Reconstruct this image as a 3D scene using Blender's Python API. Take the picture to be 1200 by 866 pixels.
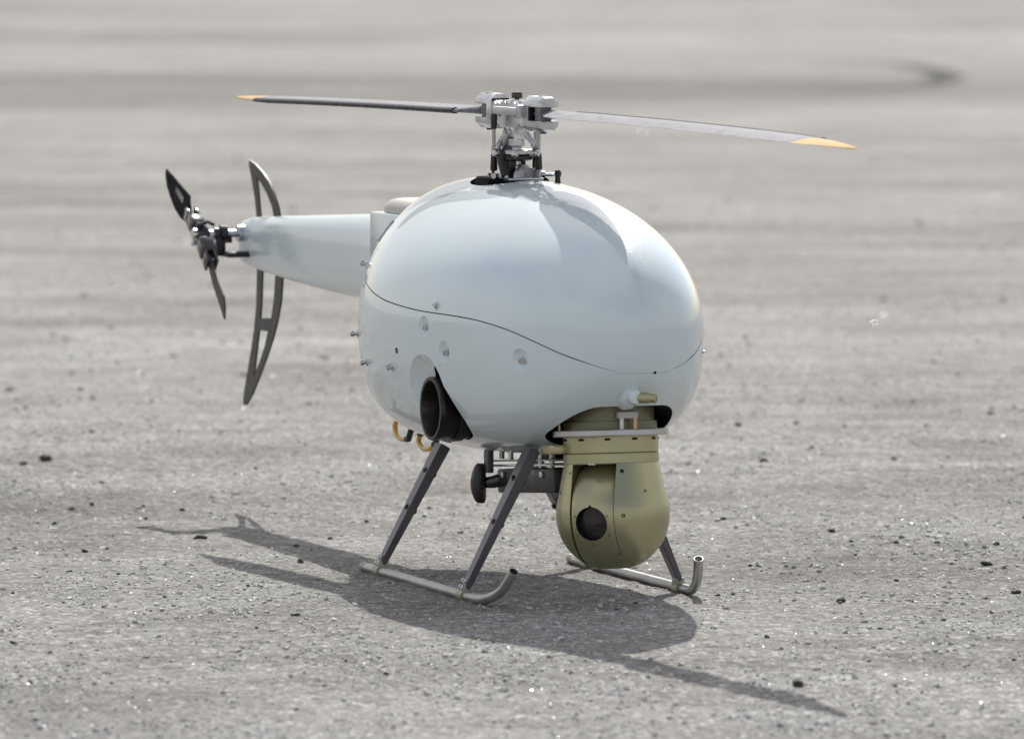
import bpy, bmesh, math, random
import numpy as np
from mathutils import Vector, Matrix, noise as mnoise
R = math.radians
scene = bpy.context.scene
for o in list(bpy.data.objects): bpy.data.objects.remove(o)
col = scene.collection

# ------------------------------------------------------------------ camera
CAM_H, CAM_D, PX = 0.823, 8.0, 8000.0
cam_d = bpy.data.cameras.new('camera')
cam = bpy.data.objects.new('camera', cam_d); col.objects.link(cam)
cam_d.sensor_width = 36.0
cam_d.lens = 36.0 * PX / 1200.0
cam_d.clip_start = 0.1; cam_d.clip_end = 6000
cam.location = (0, -CAM_D, CAM_H)
cam.rotation_euler = (R(90) - math.atan(578 / PX), 0, 0)
cam_d.dof.use_dof = True
cam_d.dof.focus_distance = 7.93
cam_d.dof.aperture_fstop = 9.6
scene.camera = cam
scene.render.resolution_x, scene.render.resolution_y = 1024, 738

# ------------------------------------------------------------------ light
SUN_EL, SUN_AZ = 46.6, 3.0          # azimuth measured from +Y towards +X
scene.view_settings.view_transform = 'Standard'
scene.view_settings.look = 'None'
scene.view_settings.exposure = 0.0
scene.view_settings.gamma = 1.0
world = bpy.data.worlds.new('World'); scene.world = world
world.use_nodes = True
wn, wl = world.node_tree.nodes, world.node_tree.links
wn.clear()
out = wn.new('ShaderNodeOutputWorld'); bg = wn.new('ShaderNodeBackground')
bg.inputs['Strength'].default_value = 0.15
sky = wn.new('ShaderNodeTexSky'); sky.sky_type = 'NISHITA'; sky.sun_disc = False
sky.sun_elevation = R(SUN_EL); sky.sun_rotation = R(SUN_AZ)
sky.dust_density = 2.0; sky.air_density = 1.0
tc = wn.new('ShaderNodeTexCoord')
mp = wn.new('ShaderNodeMapping'); mp.inputs['Scale'].default_value = (1, 1, 2.6); mp.inputs['Location'].default_value = (1.3, .4, .2)
nz = wn.new('ShaderNodeTexNoise'); nz.inputs['Scale'].default_value = .9; nz.inputs['Detail'].default_value = 3; nz.inputs['Roughness'].default_value = .55
rp = wn.new('ShaderNodeValToRGB'); rp.color_ramp.elements[0].position = .38; rp.color_ramp.elements[1].position = .60
cl = wn.new('ShaderNodeMixRGB'); cl.inputs[2].default_value = (5.25, 5.2, 5.1, 1)
wl.new(tc.outputs['Generated'], mp.inputs[0]); wl.new(mp.outputs[0], nz.inputs['Vector'])
wl.new(nz.outputs['Fac'], rp.inputs[0]); wl.new(rp.outputs[0], cl.inputs[0])
wl.new(sky.outputs[0], cl.inputs[1]); wl.new(cl.outputs[0], bg.inputs[0]); wl.new(bg.outputs[0], out.inputs[0])

sd = bpy.data.lights.new('sun', 'SUN'); sun = bpy.data.objects.new('sun', sd); col.objects.link(sun)
sd.energy = 4.3; sd.angle = R(0.55); sd.color = (1.0, .965, .91)
sdir = Vector((math.sin(R(SUN_AZ)) * math.cos(R(SUN_EL)), math.cos(R(SUN_AZ)) * math.cos(R(SUN_EL)), math.sin(R(SUN_EL))))
sun.rotation_euler = sdir.to_track_quat('Z', 'Y').to_euler()
sun.location = sdir * 20

# ------------------------------------------------------------------ materials
def mat(name, color, rough=.5, metal=0., coat=0., coat_rough=.05, bump=None, var=None, spec=.5, drops=False):
    m = bpy.data.materials.new(name); m.use_nodes = True
    n, l = m.node_tree.nodes, m.node_tree.links
    b = n['Principled BSDF']
    b.inputs['Base Color'].default_value = (*color, 1)
    b.inputs['Roughness'].default_value = rough; b.inputs['Metallic'].default_value = metal
    b.inputs['Coat Weight'].default_value = coat; b.inputs['Coat IOR'].default_value = 1.52; b.inputs['Coat Roughness'].default_value = coat_rough
    b.inputs['Specular IOR Level'].default_value = spec
    t = n.new('ShaderNodeTexCoord')
    if var:                                   # (scale, amount) colour and roughness variation
        z = n.new('ShaderNodeTexNoise'); z.inputs['Scale'].default_value = var[0]; z.inputs['Detail'].default_value = 5
        l.new(t.outputs['Object'], z.inputs['Vector'])
        mr = n.new('ShaderNodeMapRange'); mr.inputs[1].default_value = .3; mr.inputs[2].default_value = .7
        mr.inputs[3].default_value = 1 - var[1]; mr.inputs[4].default_value = 1 + var[1]
        l.new(z.outputs['Fac'], mr.inputs[0])
        mx = n.new('ShaderNodeVectorMath'); mx.operation = 'SCALE'; mx.inputs[0].default_value = color
        l.new(mr.outputs[0], mx.inputs['Scale']); l.new(mx.outputs[0], b.inputs['Base Color'])
        mu = n.new('ShaderNodeMath'); mu.operation = 'MULTIPLY'; mu.inputs[1].default_value = rough
        l.new(mr.outputs[0], mu.inputs[0]); l.new(mu.outputs[0], b.inputs['Roughness'])
    if bump or drops:
        bp = n.new('ShaderNodeBump')
        if drops:                             # tiny rain droplets: sparse voronoi cells
            v = n.new('ShaderNodeTexVoronoi'); v.inputs['Scale'].default_value = 300
            l.new(t.outputs['Object'], v.inputs['Vector'])
            sp = n.new('ShaderNodeSeparateColor'); l.new(v.outputs['Color'], sp.inputs[0])
            gt = n.new('ShaderNodeMath'); gt.operation = 'GREATER_THAN'; gt.inputs[1].default_value = .86; l.new(sp.outputs[0], gt.inputs[0])
            rg = n.new('ShaderNodeMapRange'); rg.inputs[1].default_value = .0; rg.inputs[2].default_value = .28; rg.inputs[3].default_value = 1; rg.inputs[4].default_value = 0
            l.new(v.outputs['Distance'], rg.inputs[0])
            pw = n.new('ShaderNodeMath'); pw.operation = 'MULTIPLY'; l.new(rg.outputs[0], pw.inputs[0]); l.new(gt.outputs[0], pw.inputs[1])
            bp.inputs['Strength'].default_value = .6; bp.inputs['Distance'].default_value = .0006
            l.new(pw.outputs[0], bp.inputs['Height'])
        else:
            z2 = n.new('ShaderNodeTexNoise'); z2.inputs['Scale'].default_value = bump[0]; z2.inputs['Detail'].default_value = 4
            l.new(t.outputs['Object'], z2.inputs['Vector'])
            bp.inputs['Strength'].default_value = bump[1]; bp.inputs['Distance'].default_value = .001
            l.new(z2.outputs['Fac'], bp.inputs['Height'])
        l.new(bp.outputs[0], b.inputs['Normal'])
        if drops: l.new(bp.outputs[0], b.inputs['Coat Normal'])
    return m
M = dict(
    paint=mat('gloss_pale_paint', (.665, .755, .785), .35, coat=1, coat_rough=.03, var=(6, .03), drops=True),
    boom=mat('boom_paint', (.665, .755, .785), .35, coat=.8, coat_rough=.12, var=(8, .05)),
    inner=mat('black_parts_and_shade', (.012, .012, .013), .75, spec=.15, bump=(300, .3)),  # for small black parts, and as painted shade on cavity walls
    olive=mat('olive_anodised', (.415, .385, .235), .33, metal=.75, var=(25, .03), bump=(900, .08)),
    olived=mat('olive_dark', (.20, .195, .12), .42, metal=.4, var=(30, .10)),
    alu=mat('silver_aluminium', (.60, .60, .61), .30, metal=.9, var=(60, .2), bump=(700, .1)),
    steel=mat('steel', (.62, .62, .62), .22, metal=1, var=(80, .15)),
    satin=mat('satin_grey_tube', (.42, .42, .40), .38, metal=.75, var=(40, .18), bump=(500, .15)),
    sleeve=mat('beige_sleeve', (.36, .35, .26), .45, metal=.4, var=(60, .15)),
    legm=mat('grey_leg', (.125, .118, .13), .38, metal=.35, var=(30, .12), bump=(400, .12)),
    black=mat('black_plastic', (.018, .018, .019), .38, var=(60, .3), bump=(300, .2)),
    blackg=mat('black_gloss', (.012, .012, .013), .16, coat=.4, var=(60, .3)),
    pipe=mat('burnt_steel_pipe', (.045, .042, .040), .34, metal=.7, var=(35, .35), bump=(200, .15)),
    tblade=mat('matt_black_blade', (.010, .010, .012), .8, spec=.15, var=(60, .2)),
    fin=mat('dark_fin', (.060, .057, .052), .5, var=(30, .12), bump=(500, .1)),
    blade=mat('grey_blade', (.20, .20, .215), .5, spec=.15, var=(110, .45), drops=True),
    tip=mat('orange_tip', (.60, .39, .18), .6, spec=.1, var=(50, .2)),
    amber=mat('amber_hose', (.62, .36, .03), .25, coat=.5, var=(60, .12)),
    brass=mat('brass', (.60, .50, .24), .28, metal=.9, var=(50, .1)),
    copper=mat('copper', (.62, .38, .28), .3, metal=.9),
    bedge=mat('dark_blade_edge', (.028, .028, .032), .5, spec=.3, var=(260, .9), drops=True),
    white=mat('white_print', (.8, .8, .8), .5),
    cap=mat('beige_cap', (.50, .48, .43), .5, var=(20, .08), bump=(200, .1)),
    glass=mat('dark_glass', (.035, .032, .03), .10, spec=.5, var=(60, .3)),
    plate=mat('pale_plate', (.50, .495, .48), .35, metal=.7, var=(50, .1)),
)

# ------------------------------------------------------------------ mesh helper (units: millimetres in the helicopter's frame)
class MB:
    def __init__(s): s.bm = bmesh.new()
    def _tf(s, vs, T):
        for v in vs: v.co = T @ v.co
    def box(s, c, size, rot=(0, 0, 0), bev=0, T=None):
        r = bmesh.ops.create_cube(s.bm, size=1); vs = r['verts']
        for v in vs: v.co = Vector((v.co.x * size[0], v.co.y * size[1], v.co.z * size[2]))
        if bev:
            es = list({e for v in vs for e in v.link_edges})
            rb = bmesh.ops.bevel(s.bm, geom=es, offset=bev, segments=2, affect='EDGES', profile=.5)
            vs = list({v for f in rb['faces'] for v in f.verts} | {v for v in vs if v.is_valid})
        from mathutils import Euler
        X = Matrix.Translation(Vector(c)) @ Euler([R(a) for a in rot]).to_matrix().to_4x4()
        if T is not None: X = T @ X
        s._tf(vs, X); return s
    def rbox(s, c, size, rot, bev, seg=8):
        r = bmesh.ops.create_cube(s.bm, size=1)
        for v in r['verts']: v.co = Vector((v.co.x * size[0], v.co.y * size[1], v.co.z * size[2]))
        bmesh.ops.bevel(s.bm, geom=s.bm.edges[:], offset=bev, segments=seg, affect='EDGES', profile=.5)
        from mathutils import Euler
        s._tf(s.bm.verts, Matrix.Translation(Vector(c)) @ Euler([R(a) for a in rot]).to_matrix().to_4x4()); return s
    def ring(s, pts): return [s.bm.verts.new(p) for p in pts]
    def skin(s, rings, close=True, cap=True):
        for a, b in zip(rings[:-1], rings[1:]):
            n = len(a)
            for i in range(n if close else n - 1):
                j = (i + 1) % n
                s.bm.faces.new((a[i], a[j], b[j], b[i]))
        if cap:
            s.bm.faces.new(list(reversed(rings[0]))); s.bm.faces.new(rings[-1])
        return s
    def tube(s, pts, r, n=16, cap=True, hollow=0):
        pts = [Vector(p) for p in pts]
        rs = r if isinstance(r, (list, tuple)) else [r] * len(pts)
        rings = []; up = None
        for i, p in enumerate(pts):
            d = (pts[min(i + 1, len(pts) - 1)] - pts[max(i - 1, 0)]).normalized()
            if up is None: up = Vector((0, 0, 1)) if abs(d.z) < .9 else Vector((1, 0, 0))
            x = up.cross(d).normalized(); y = d.cross(x).normalized(); up = y
            rings.append([(p + (x * math.cos(2 * math.pi * k / n) + y * math.sin(2 * math.pi * k / n)) * rs[i]) for k in range(n)])
        if hollow:
            d = (pts[-1] - pts[-2]).normalized()
            c = pts[-1]
            rings.append([c + (q - c) * hollow for q in rings[-1]])
            rings.append([q - d * rs[-1] * .9 - (q - c) * .35 for q in rings[-1]])
            d0 = (pts[0] - pts[1]).normalized(); 
        R_ = [s.ring(q) for q in rings]
        s.skin(R_, True, cap); return s
    def cyl(s, a, b, r, n=20, r2=None): return s.tube([a, b], [r, r if r2 is None else r2], n)
    def lathe(s, prof, c=(0, 0, 0), axis='Z', n=64, T=None, cap=True):
        rings = []
        for r, h in prof:
            q = []
            for k in range(n):
                a = 2 * math.pi * k / n; x, y = r * math.cos(a), r * math.sin(a)
                v = Vector((x, y, h)) if axis == 'Z' else (Vector((y, h, x)) if axis == 'Y' else Vector((h, x, y)))
                v = v + Vector(c)
                q.append(T @ v if T is not None else v)
            rings.append(s.ring(q))
        s.skin(rings, True, cap); return s
    def sphere(s, c, r, n=16, sc=(1, 1, 1)):
        x = bmesh.ops.create_uvsphere(s.bm, u_segments=n, v_segments=max(8, n // 2), radius=r)
        for v in x['verts']: v.co = Vector((v.co.x * sc[0], v.co.y * sc[1], v.co.z * sc[2])) + Vector(c)
        return s
    def prism(s, poly, y0, y1, plane='XZ'):
        f = (lambda p, h: Vector((p[0], h, p[1]))) if plane == 'XZ' else ((lambda p, h: Vector((p[0], p[1], h))) if plane == 'XY' else (lambda p, h: Vector((h, p[0], p[1]))))
        a = s.ring([f(p, y0) for p in poly]); b = s.ring([f(p, y1) for p in poly])
        s.skin([a, b]); return s
    def apply(s, T): s._tf(s.bm.verts, T); return s
    def bevel(s, off, ang=30, seg=2):
        s.bm.normal_update()
        es = [e for e in s.bm.edges if len(e.link_faces) == 2 and e.calc_face_angle(0) > R(ang)]
        bmesh.ops.bevel(s.bm, geom=es, offset=off, segments=seg, affect='EDGES', clamp_overlap=True); return s
    def mesh(s, name, mats, scale=.001):
        bmesh.ops.recalc_face_normals(s.bm, faces=s.bm.faces[:])
        if scale != 1:
            for v in s.bm.verts: v.co *= scale
        me = bpy.data.meshes.new(name); s.bm.to_mesh(me); s.bm.free()
        for m in (mats if isinstance(mats, (list, tuple)) else [mats]): me.materials.append(m)
        me.polygons.foreach_set('use_smooth', [True] * len(me.polygons))
        me.set_sharp_from_angle(angle=R(32))
        return me
    def build(s, name, m, parent=None, T=None, label=None):
        me = s.mesh(name, m)
        o = bpy.data.objects.new(name, me); col.objects.link(o)
        if T is not None: me.transform(T)
        if parent: o.parent = parent
        if label: o['label'] = label
        return o

def boolean(me, cutters, op='DIFFERENCE'):
    """exact boolean of mesh `me` with a list of meshes, returns the new mesh; helpers are removed again"""
    o = bpy.data.objects.new('work', me); col.objects.link(o); tmp = []
    for c in cutters:
        q = bpy.data.objects.new('cutter', c); col.objects.link(q); tmp.append(q)
        md = o.modifiers.new('b', 'BOOLEAN'); md.operation = op; md.object = q; md.solver = 'EXACT'
        md.material_mode = 'TRANSFER'
    dg = bpy.context.evaluated_depsgraph_get(); dg.update()
    new = bpy.data.meshes.new_from_object(o.evaluated_get(dg), depsgraph=dg)
    for q in tmp + [o]: bpy.data.objects.remove(q)
    new.polygons.foreach_set('use_smooth', [True] * len(new.polygons))
    new.set_sharp_from_angle(angle=R(32))
    return new
def link(name, me, parent, label=None):
    me.name = name
    o = bpy.data.objects.new(name, me); col.objects.link(o); o.parent = parent
    if label: o['label'] = label
    return o

# ------------------------------------------------------------------ helicopter root: local +X is the nose, +Y its left, origin on the ground under the mast
HEAD = -69.7
heli = bpy.data.objects.new('drone_helicopter', None); col.objects.link(heli)
heli.location = (.005, 0, 0); heli.rotation_euler = (0, 0, R(HEAD))
heli['label'] = 'glossy pale grey unmanned helicopter with olive camera ball under its nose, standing on skids'
heli['category'] = 'drone'

# pod surface -------------------------------------------------------
P = dict(X0=8.8, af=412.6, ar=321.5, w=164.7, zt=470.1, zb=153.0, zn=313.6, zr=298.9, epf=2.008, epr=2.041, evf=2.331, evr=2.972, nu=1.859, nl=2.902)
def pod_point(X, a, grow=0):
    c = (X - P['X0']) / (P['ar'] if X < P['X0'] else P['af'])
    e1, e2 = (P['epr'], P['evr']) if c < 0 else (P['epf'], P['evf'])
    c = min(abs(c), 1)
    rp_, rv = (1 - c ** e1) ** (1 / e1), (1 - c ** e2) ** (1 / e2)
    s = (X - (P['X0'] - P['ar'])) / (P['af'] + P['ar'])
    zc = P['zr'] + (P['zn'] - P['zr']) * s
    ca, sa = math.cos(a), math.sin(a)
    ex = P['nu'] if sa > 0 else P['nl']
    yy = math.copysign(abs(ca) ** (2 / ex), ca); zz = math.copysign(abs(sa) ** (2 / ex), sa)
    h = rv * ((P['zt'] - zc) if sa > 0 else (zc - P['zb']))
    return Vector((X, P['w'] * rp_ * yy, zc + h * zz))
def pod_side(X, Z, side=-1):
    """point and outward normal of the pod's skin on its right (side -1) or left"""
    lo, hi = -math.pi / 2, math.pi / 2
    for _ in range(40):
        m = (lo + hi) / 2
        if pod_point(X, m).z < Z: lo = m
        else: hi = m
    f = lambda x, a: Vector((pod_point(x, a).x, side * pod_point(x, a).y, pod_point(x, a).z))
    p = f(X, m); t1 = f(X + 1, m) - p; t2 = f(X, m + .01) - p
    n = t1.cross(t2).normalized()
    if n.dot(p - Vector((0, 0, 300))) < 0: n = -n
    return p, n
def pod_mesh():
    b = MB(); NU, NV = 150, 192
    rings = []
    for i in range(1, NU):
        t = math.pi * i / NU; c = -math.cos(t)
        X = P['X0'] + (P['ar'] if c < 0 else P['af']) * c
        rings.append(b.ring([pod_point(X, 2 * math.pi * (k + .5) / NV) for k in range(NV)]))
    b.skin(rings, True, False)
    for X, rg in ((P['X0'] - P['ar'], rings[0]), (P['X0'] + P['af'], rings[-1])):
        v = b.bm.verts.new(pod_point(X, 0))
        for i in range(NV): b.bm.faces.new((rg[i], rg[(i + 1) % NV], v))
    return b.mesh('pod', [M['paint'], M['inner'], M['pipe']])
def smooth(pts, n=4):
    q = []
    for i in range(len(pts) - 1):
        p0, p1, p2, p3 = pts[max(i - 1, 0)], pts[i], pts[i + 1], pts[min(i + 2, len(pts) - 1)]
        for k in range(n):
            t = k / n
            q.append(tuple(.5 * (2 * p1[j] + (p2[j] - p0[j]) * t + (2 * p0[j] - 5 * p1[j] + 4 * p2[j] - p3[j]) * t * t + (3 * p1[j] - p0[j] - 3 * p2[j] + p3[j]) * t ** 3) for j in range(len(p1))))
    q.append(pts[-1]); return q
seam_pts = [(-440, 372), (-310, 368), (-200, 358), (-150, 350), (-107, 342.5), (-46, 334), (0, 329.5), (50, 326.5), (111, 324), (160, 323.4), (200, 322.6), (244, 320), (292, 313), (333, 301.5), (366, 289.5), (391, 280), (407, 272), (414, 268.5), (480, 265)]
seam = smooth(seam_pts, 4)
def half_space(up, gap):
    poly = [(x, z + (gap if up else -gap) * (1 if x < 385 else max(.2, 1 - (x - 385) / 30))) for x, z in seam]
    e = 800 if up else -200
    poly = poly + [(480, e), (-440, e)]
    return MB().prism(poly, -300, 300).mesh('hs', [M['inner'], M['inner']])
pod = pod_mesh()
# canopy: upper shell with the mast opening
mast_cut = MB().lathe([(1, 430), (1, 520)], n=48)
for v in mast_cut.bm.verts:
    a = math.atan2(v.co.y, v.co.x)
    v.co = Vector((-12 + 74 * math.cos(a), 46 * math.sin(a), v.co.z))
mast_cut = mast_cut.mesh('mc', [M['inner'], M['inner']])
canopy_me = boolean(pod.copy(), [half_space(False, -.6), mast_cut])
canopy = link('canopy', canopy_me, heli, 'glossy pale upper canopy lifted off along the wavy seam')
# lower hull
nose_cut = MB().rbox((350, 0, 138), (176, 142, 178), (0, -4.8, 0), 34).mesh('nc', [M['inner'], M['inner']])  # cavity walls coloured black in place of their shade
belly_cut = MB().box((95, 0, 140), (250, 64, 90), bev=10).mesh('bc', [M['inner'], M['inner']])
dish = MB().lathe([(66 * math.sin(math.pi * k / 24) + .01, 66 * math.cos(math.pi * k / 24)) for k in range(25)], n=48)
for v in dish.bm.verts: v.co = Vector((121 + v.co.x / 66 * 74, -208 + v.co.y / 66 * 78, 210 + v.co.z / 66 * 84))
dish = dish.mesh('dc', [M['paint'], M['inner'], M['inner']])
# the deep well that the exhaust pipe comes out of, running forward and down under the hull's flap
w_ = MB().prism(smooth([(104, 176), (102, 210), (108, 244), (124, 261), (148, 252), (166, 231), (174, 208), (170, 194), (156, 182), (128, 175)], 4), -180, -62)
bore = MB().cyl((124, -200, 212), (124, -70, 212), 35.2, 56).mesh('bo', [M['inner'], M['inner']])
w_ = w_.mesh('wc', [M['inner'], M['inner']])  # well walls carry their shade as black colour
dimp = []
DIMPLES = [(121, 307), (170, 281), (312, 280)]
for X, Z in DIMPLES:
    p, n = pod_side(X, Z)
    c = MB().sphere((0, 0, 0), 17, 20)
    c.apply(Matrix.Translation(p + n * 11)); dimp.append(c.mesh('dm', [M['paint']]))
hull_me = boolean(pod.copy(), [half_space(True, -.6), nose_cut, belly_cut, dish, w_, bore] + dimp)
hull = link('hull', hull_me, heli, 'pale lower hull with exhaust scoop and cut-out for the camera mount')

# screws -------------------------------------------------------------
def frame(p, n):
    q = n.to_track_quat('Z', 'Y').to_matrix().to_4x4(); q.translation = p; return q
def screw(X, Z, h=6, dep=0, side=-1, r=3.6, parent=hull, pin=False):
    p, n = pod_side(X, Z, side)
    T = frame(p - n * dep, n)
    b = MB()
    b.lathe([(r * 1.5, -3), (r * 1.5, .8), (r * 1.35, 1.3), (r * .8, 1.3), (r * .8, h * .5), (r * .95, h * .55), (r * .95, h), (r * .5, h), (r * .4, h - 1.5)], n=14, T=T)
    if pin: b.box((0, 0, h * .7), (r * 3.2, 1.6, 1.6), (0, 0, 40), T=T)
    o = b.build('screw', M['steel'], parent); return o
for X, Z in DIMPLES: screw(X, Z - 2, 6, 6)
screw(23, 254, 7, pin=True); screw(-88, 252, 8, pin=True); screw(-172, 280, 9, pin=True)
screw(148, 332, 4, parent=canopy); screw(-176, 361, 9, parent=canopy, pin=True)
screw(140, 300, 6, 0, 1); screw(330, 285, 2.5, 0, 1, r=1.6)
p, n = pod_side(42, 274); MB().lathe([(3.2, -1), (3.4, .5), (2.2, .7), (1.6, -.5)], n=14, T=frame(p, n)).build('vent_hole', M['inner'], hull)
p, n = pod_side(412, 269, 1)
MB().lathe([(1.8, -1), (1.8, .4), (.2, .5)], n=12, T=frame(p, n)).build('vent_hole', M['inner'], hull)

# eye-shaped air vent on the shoulder
p, n = pod_side(-178, 401); T = frame(p, n)
b = MB()
pts = [Vector((15 * math.cos(a), 6 * math.sin(a), 1.0)) for a in [2 * math.pi * k / 28 for k in range(29)]]
from mathutils import Euler
rr = Euler((0, 0, R(75))).to_matrix().to_4x4()
b.tube([T @ rr @ q for q in pts], 1.7, 8, cap=False); b.build('air_vent', M['steel'], canopy)
b = MB(); b.lathe([(1, 0.2), (1, .8)], n=24)
for v in b.bm.verts: v.co = T @ rr @ Vector((v.co.x * 14, v.co.y * 5, v.co.z))
b.build('vent_mouth', M['inner'], canopy)

# exhaust ------------------------------------------------------------
EX = (124, -4, 212)
b = MB().lathe([(36, -60), (36, -139), (36.8, -141), (36.8, -146), (36, -147.5), (32.4, -147.5), (31.6, -146), (29.5, -100), (.5, -99)], EX, 'Y', 56)
exh = b.build('exhaust_pipe', M['pipe'], heli)
MB().lathe([(38.2, -112), (38.6, -114), (38.6, -121), (38.2, -123), (35, -123), (35, -112)], EX, 'Y', 56).build('clamp_band', M['black'], exh)

# nozzle under the nose ----------------------------------------------
base = Vector((392, -9, 243))
b = MB(); rings = []
for k, (t, rx, rz) in enumerate([(-16, 15, 22), (-4, 13.5, 19), (3, 11.5, 14), (8, 9.5, 10), (12, 8, 8.5), (16, 7.4, 7.6), (17, 5, 5)]):
    cx = base + Vector((t, 0, 4 - k * 1.0))
    rings.append(b.ring([cx + Vector((0, rx * math.cos(a), rz * math.sin(a))) for a in [2 * math.pi * j / 24 for j in range(24)]]))
b.skin(rings); noz = b.build('nose_fairing', M['paint'], hull)
d = Vector((.60, .80, -.03)).normalized(); s0 = base + Vector((10, 2, -2))
b = MB().tube([s0, s0 + d * 16, s0 + d * 17, s0 + d * 24, s0 + d * 25], [6.2, 6.2, 5.2, 5.2, 4.4], 20, hollow=.6); b.build('nozzle', M['olive'], noz)

# ------------------------------------------------------------------ tail boom
b = MB(); rings = []
for i in range(25):
    t = i / 24; X = -250 + (-990 + 250) * t
    tt = (X + 385) / (-990 + 385)
    hw = 39 + (23 - 39) * tt; zt_ = 411 + (378 - 411) * tt; zb_ = 298 + (315 - 298) * tt + (6 * math.sin(math.pi * max(0, min(1, tt))) * -1)
    if i == 24: X, hw, zt_, zb_ = -988, hw - 1.2, zt_ - 3, zb_ + 1
    cz, hz = (zt_ + zb_) / 2, (zt_ - zb_) / 2
    q = []
    for k in range(48):
        a = 2 * math.pi * k / 48; ca, sa = math.cos(a), math.sin(a); e = 2.7 + .8 * max(0, tt)
        q.append(Vector((X, hw * math.copysign(abs(ca) ** (2 / e), ca), cz + hz * math.copysign(abs(sa) ** (2 / e), sa))))
    rings.append(b.ring(q))
b.skin(rings)
boom_me = b.mesh('boom', [M['boom'], M['inner']])
plate_cut = MB().prism([(-1000, 400), (-962, 400), (-955, 290), (-1000, 290)], -60, -21).mesh('pc', [M['boom']])
boom_me = boolean(boom_me, [plate_cut])
boom = link('tail_boom', boom_me, heli, 'tapering pale tail boom')
MB().cyl((-966, -22.3, 366), (-966, -20, 366), 2.6, 14).build('screw', M['black'], boom)
MB().lathe([(2.2, -30), (2.2, -25), (1.2, -24)], (-905, -5, 338), 'Y', 14).build('screw', M['steel'], boom)
# square cowling that carries the boom
b = MB().box((-285, 0, 357), (200, 98, 114), bev=3); cowl = b.build('cowling', M['boom'], heli, label='square pale fairing between pod and tail boom')
b = MB(); rings = []
for h, g in ((414.5, 0), (420, -.5), (425, -3), (429, -8), (431, -16)):
    rings.append(b.ring([Vector((-305 + (76 + g) * math.copysign(abs(math.cos(a)) ** .55, math.cos(a)), (43 + g) * math.copysign(abs(math.sin(a)) ** .55, math.sin(a)), h)) for a in [2 * math.pi * k / 48 for k in range(48)]]))
b.skin(rings); b.build('cap', M['cap'], cowl, label='rounded beige cap on the cowling')

# tail fin -----------------------------------------------------------
FO = [(-1005, 452), (-980, 448), (-950, 439), (-921, 427), (-901, 412), (-884, 394), (-874, 376), (-868.5, 351), (-868, 305), (-875, 274), (-890, 247), (-908, 224), (-933, 199), (-964, 171), (-995, 145), (-1021, 129), (-1029, 129), (-1032, 133), (-1027, 148), (-1014, 172), (-999, 201), (-986, 229), (-976, 260), (-972, 307), (-971, 346), (-973, 379), (-980, 402), (-990, 422), (-1003, 443)]
S1 = [(-974, 432), (-955, 424), (-928, 410), (-909, 395), (-899, 378), (-896, 340), (-896, 304), (-902, 276), (-913, 250), (-961, 247), (-956, 269), (-952, 304), (-953, 347), (-959, 381), (-966, 408)]
S2 = [(-966, 231), (-927, 232), (-942, 210), (-964, 188), (-989, 168), (-981, 190)]
fin = MB().prism(FO, -1.5, 1.5).mesh('fin', [M['fin']])
fin = boolean(fin, [MB().prism(S1, -5, 5).mesh('s', [M['fin']]), MB().prism(S2, -5, 5).mesh('s', [M['fin']])])
link('tail_fin', fin, boom, 'swept dark carbon fin with open slots')

# tail rotor ---------------------------------------------------------
tr = bpy.data.objects.new('tail_rotor', None); col.objects.link(tr); tr.parent = heli
HB = Vector((-967, -78, 358))
MB().cyl((-967, -18, 358), (-967, -70, 358), 5, 16).cyl((-967, -18, 358), (-967, -30, 358), 11, 20).build('shaft', M['steel'], tr)
MB().lathe([(6, -44), (11, -45), (11.5, -54), (8, -56), (8, -62), (5, -62)], (-967, 0, 358), 'Y', 24).build('pitch_slider', M['blackg'], tr)
MB().box((-950, -38, 332), (34, 30, 7), bev=1.2).box((-964, -54, 342), (10, 12, 26), bev=1.5).box((-968, -48, 350), (12, 20, 8), bev=1.2).build('bell_crank', M['black'], tr)
du = Vector((-1075 - HB.x, 0, 412 - HB.z)).normalized(); dl = Vector((-905 - HB.x, 0, 300 - HB.z)).normalized()
for d, nm in ((du, 'upper'), (dl, 'lower')):
    side = Vector((-d.z, 0, d.x))
    b = MB(); b.cyl(HB, HB + d * 30, 7.5, 18); b.build('blade_axle', M['steel'], tr)
    g = MB()
    ang = math.degrees(math.atan2(-d.z, d.x))
    g.box(HB + d * 26, (24, 20, 20), (0, ang, 0), bev=3); g.box(HB + d * 46 + Vector((0, -6, 0)), (22, 4, 19), (0, ang, 0), bev=1.2); g.box(HB + d * 46 + Vector((0, 6, 0)), (22, 4, 19), (0, ang, 0), bev=1.2)
    gr = g.build('blade_grip', M['blackg'], tr)
    s_ = MB(); s_.cyl(HB + d * 47 + Vector((0, -10, 0)), HB + d * 47 + Vector((0, 10, 0)), 3.4, 12); s_.lathe([(8, -2), (8.4, 0), (8, 2)], n=20, T=frame(HB + d * 16, d)); s_.build('bolt', M['steel'], gr)
MB().sphere(HB, 13, 20, (1, .8, 1)).build('hub', M['blackg'], tr)
MB().lathe([(6, -92), (7.5, -90), (7.5, -84), (10, -83)], (HB.x, 0, HB.z), 'Y', 20).build('hub_cap', M['steel'], tr)
for q, tt in ((1, 0), (-1, 1)):
    c = HB + Vector((0, -8, 0)); MB().tube([c + Vector((10 * q, 0, 12 * q)), c + Vector((4 * q, 14, 16 * q)), c + Vector((0, 24, 12 * q))], 2.4, 10).sphere(c + Vector((10 * q, 0, 12 * q)), 4.2, 12).build('pitch_link', M['steel' if tt else 'blackg'], tr)
TU = [(-1120, 437), (-1096, 430), (-1068, 421), (-1022, 406), (-1021, 397), (-1015, 387), (-1008, 379), (-1018, 372), (-1036, 371), (-1054, 375), (-1077, 385), (-1099, 401), (-1113, 414), (-1121, 428)]
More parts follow.
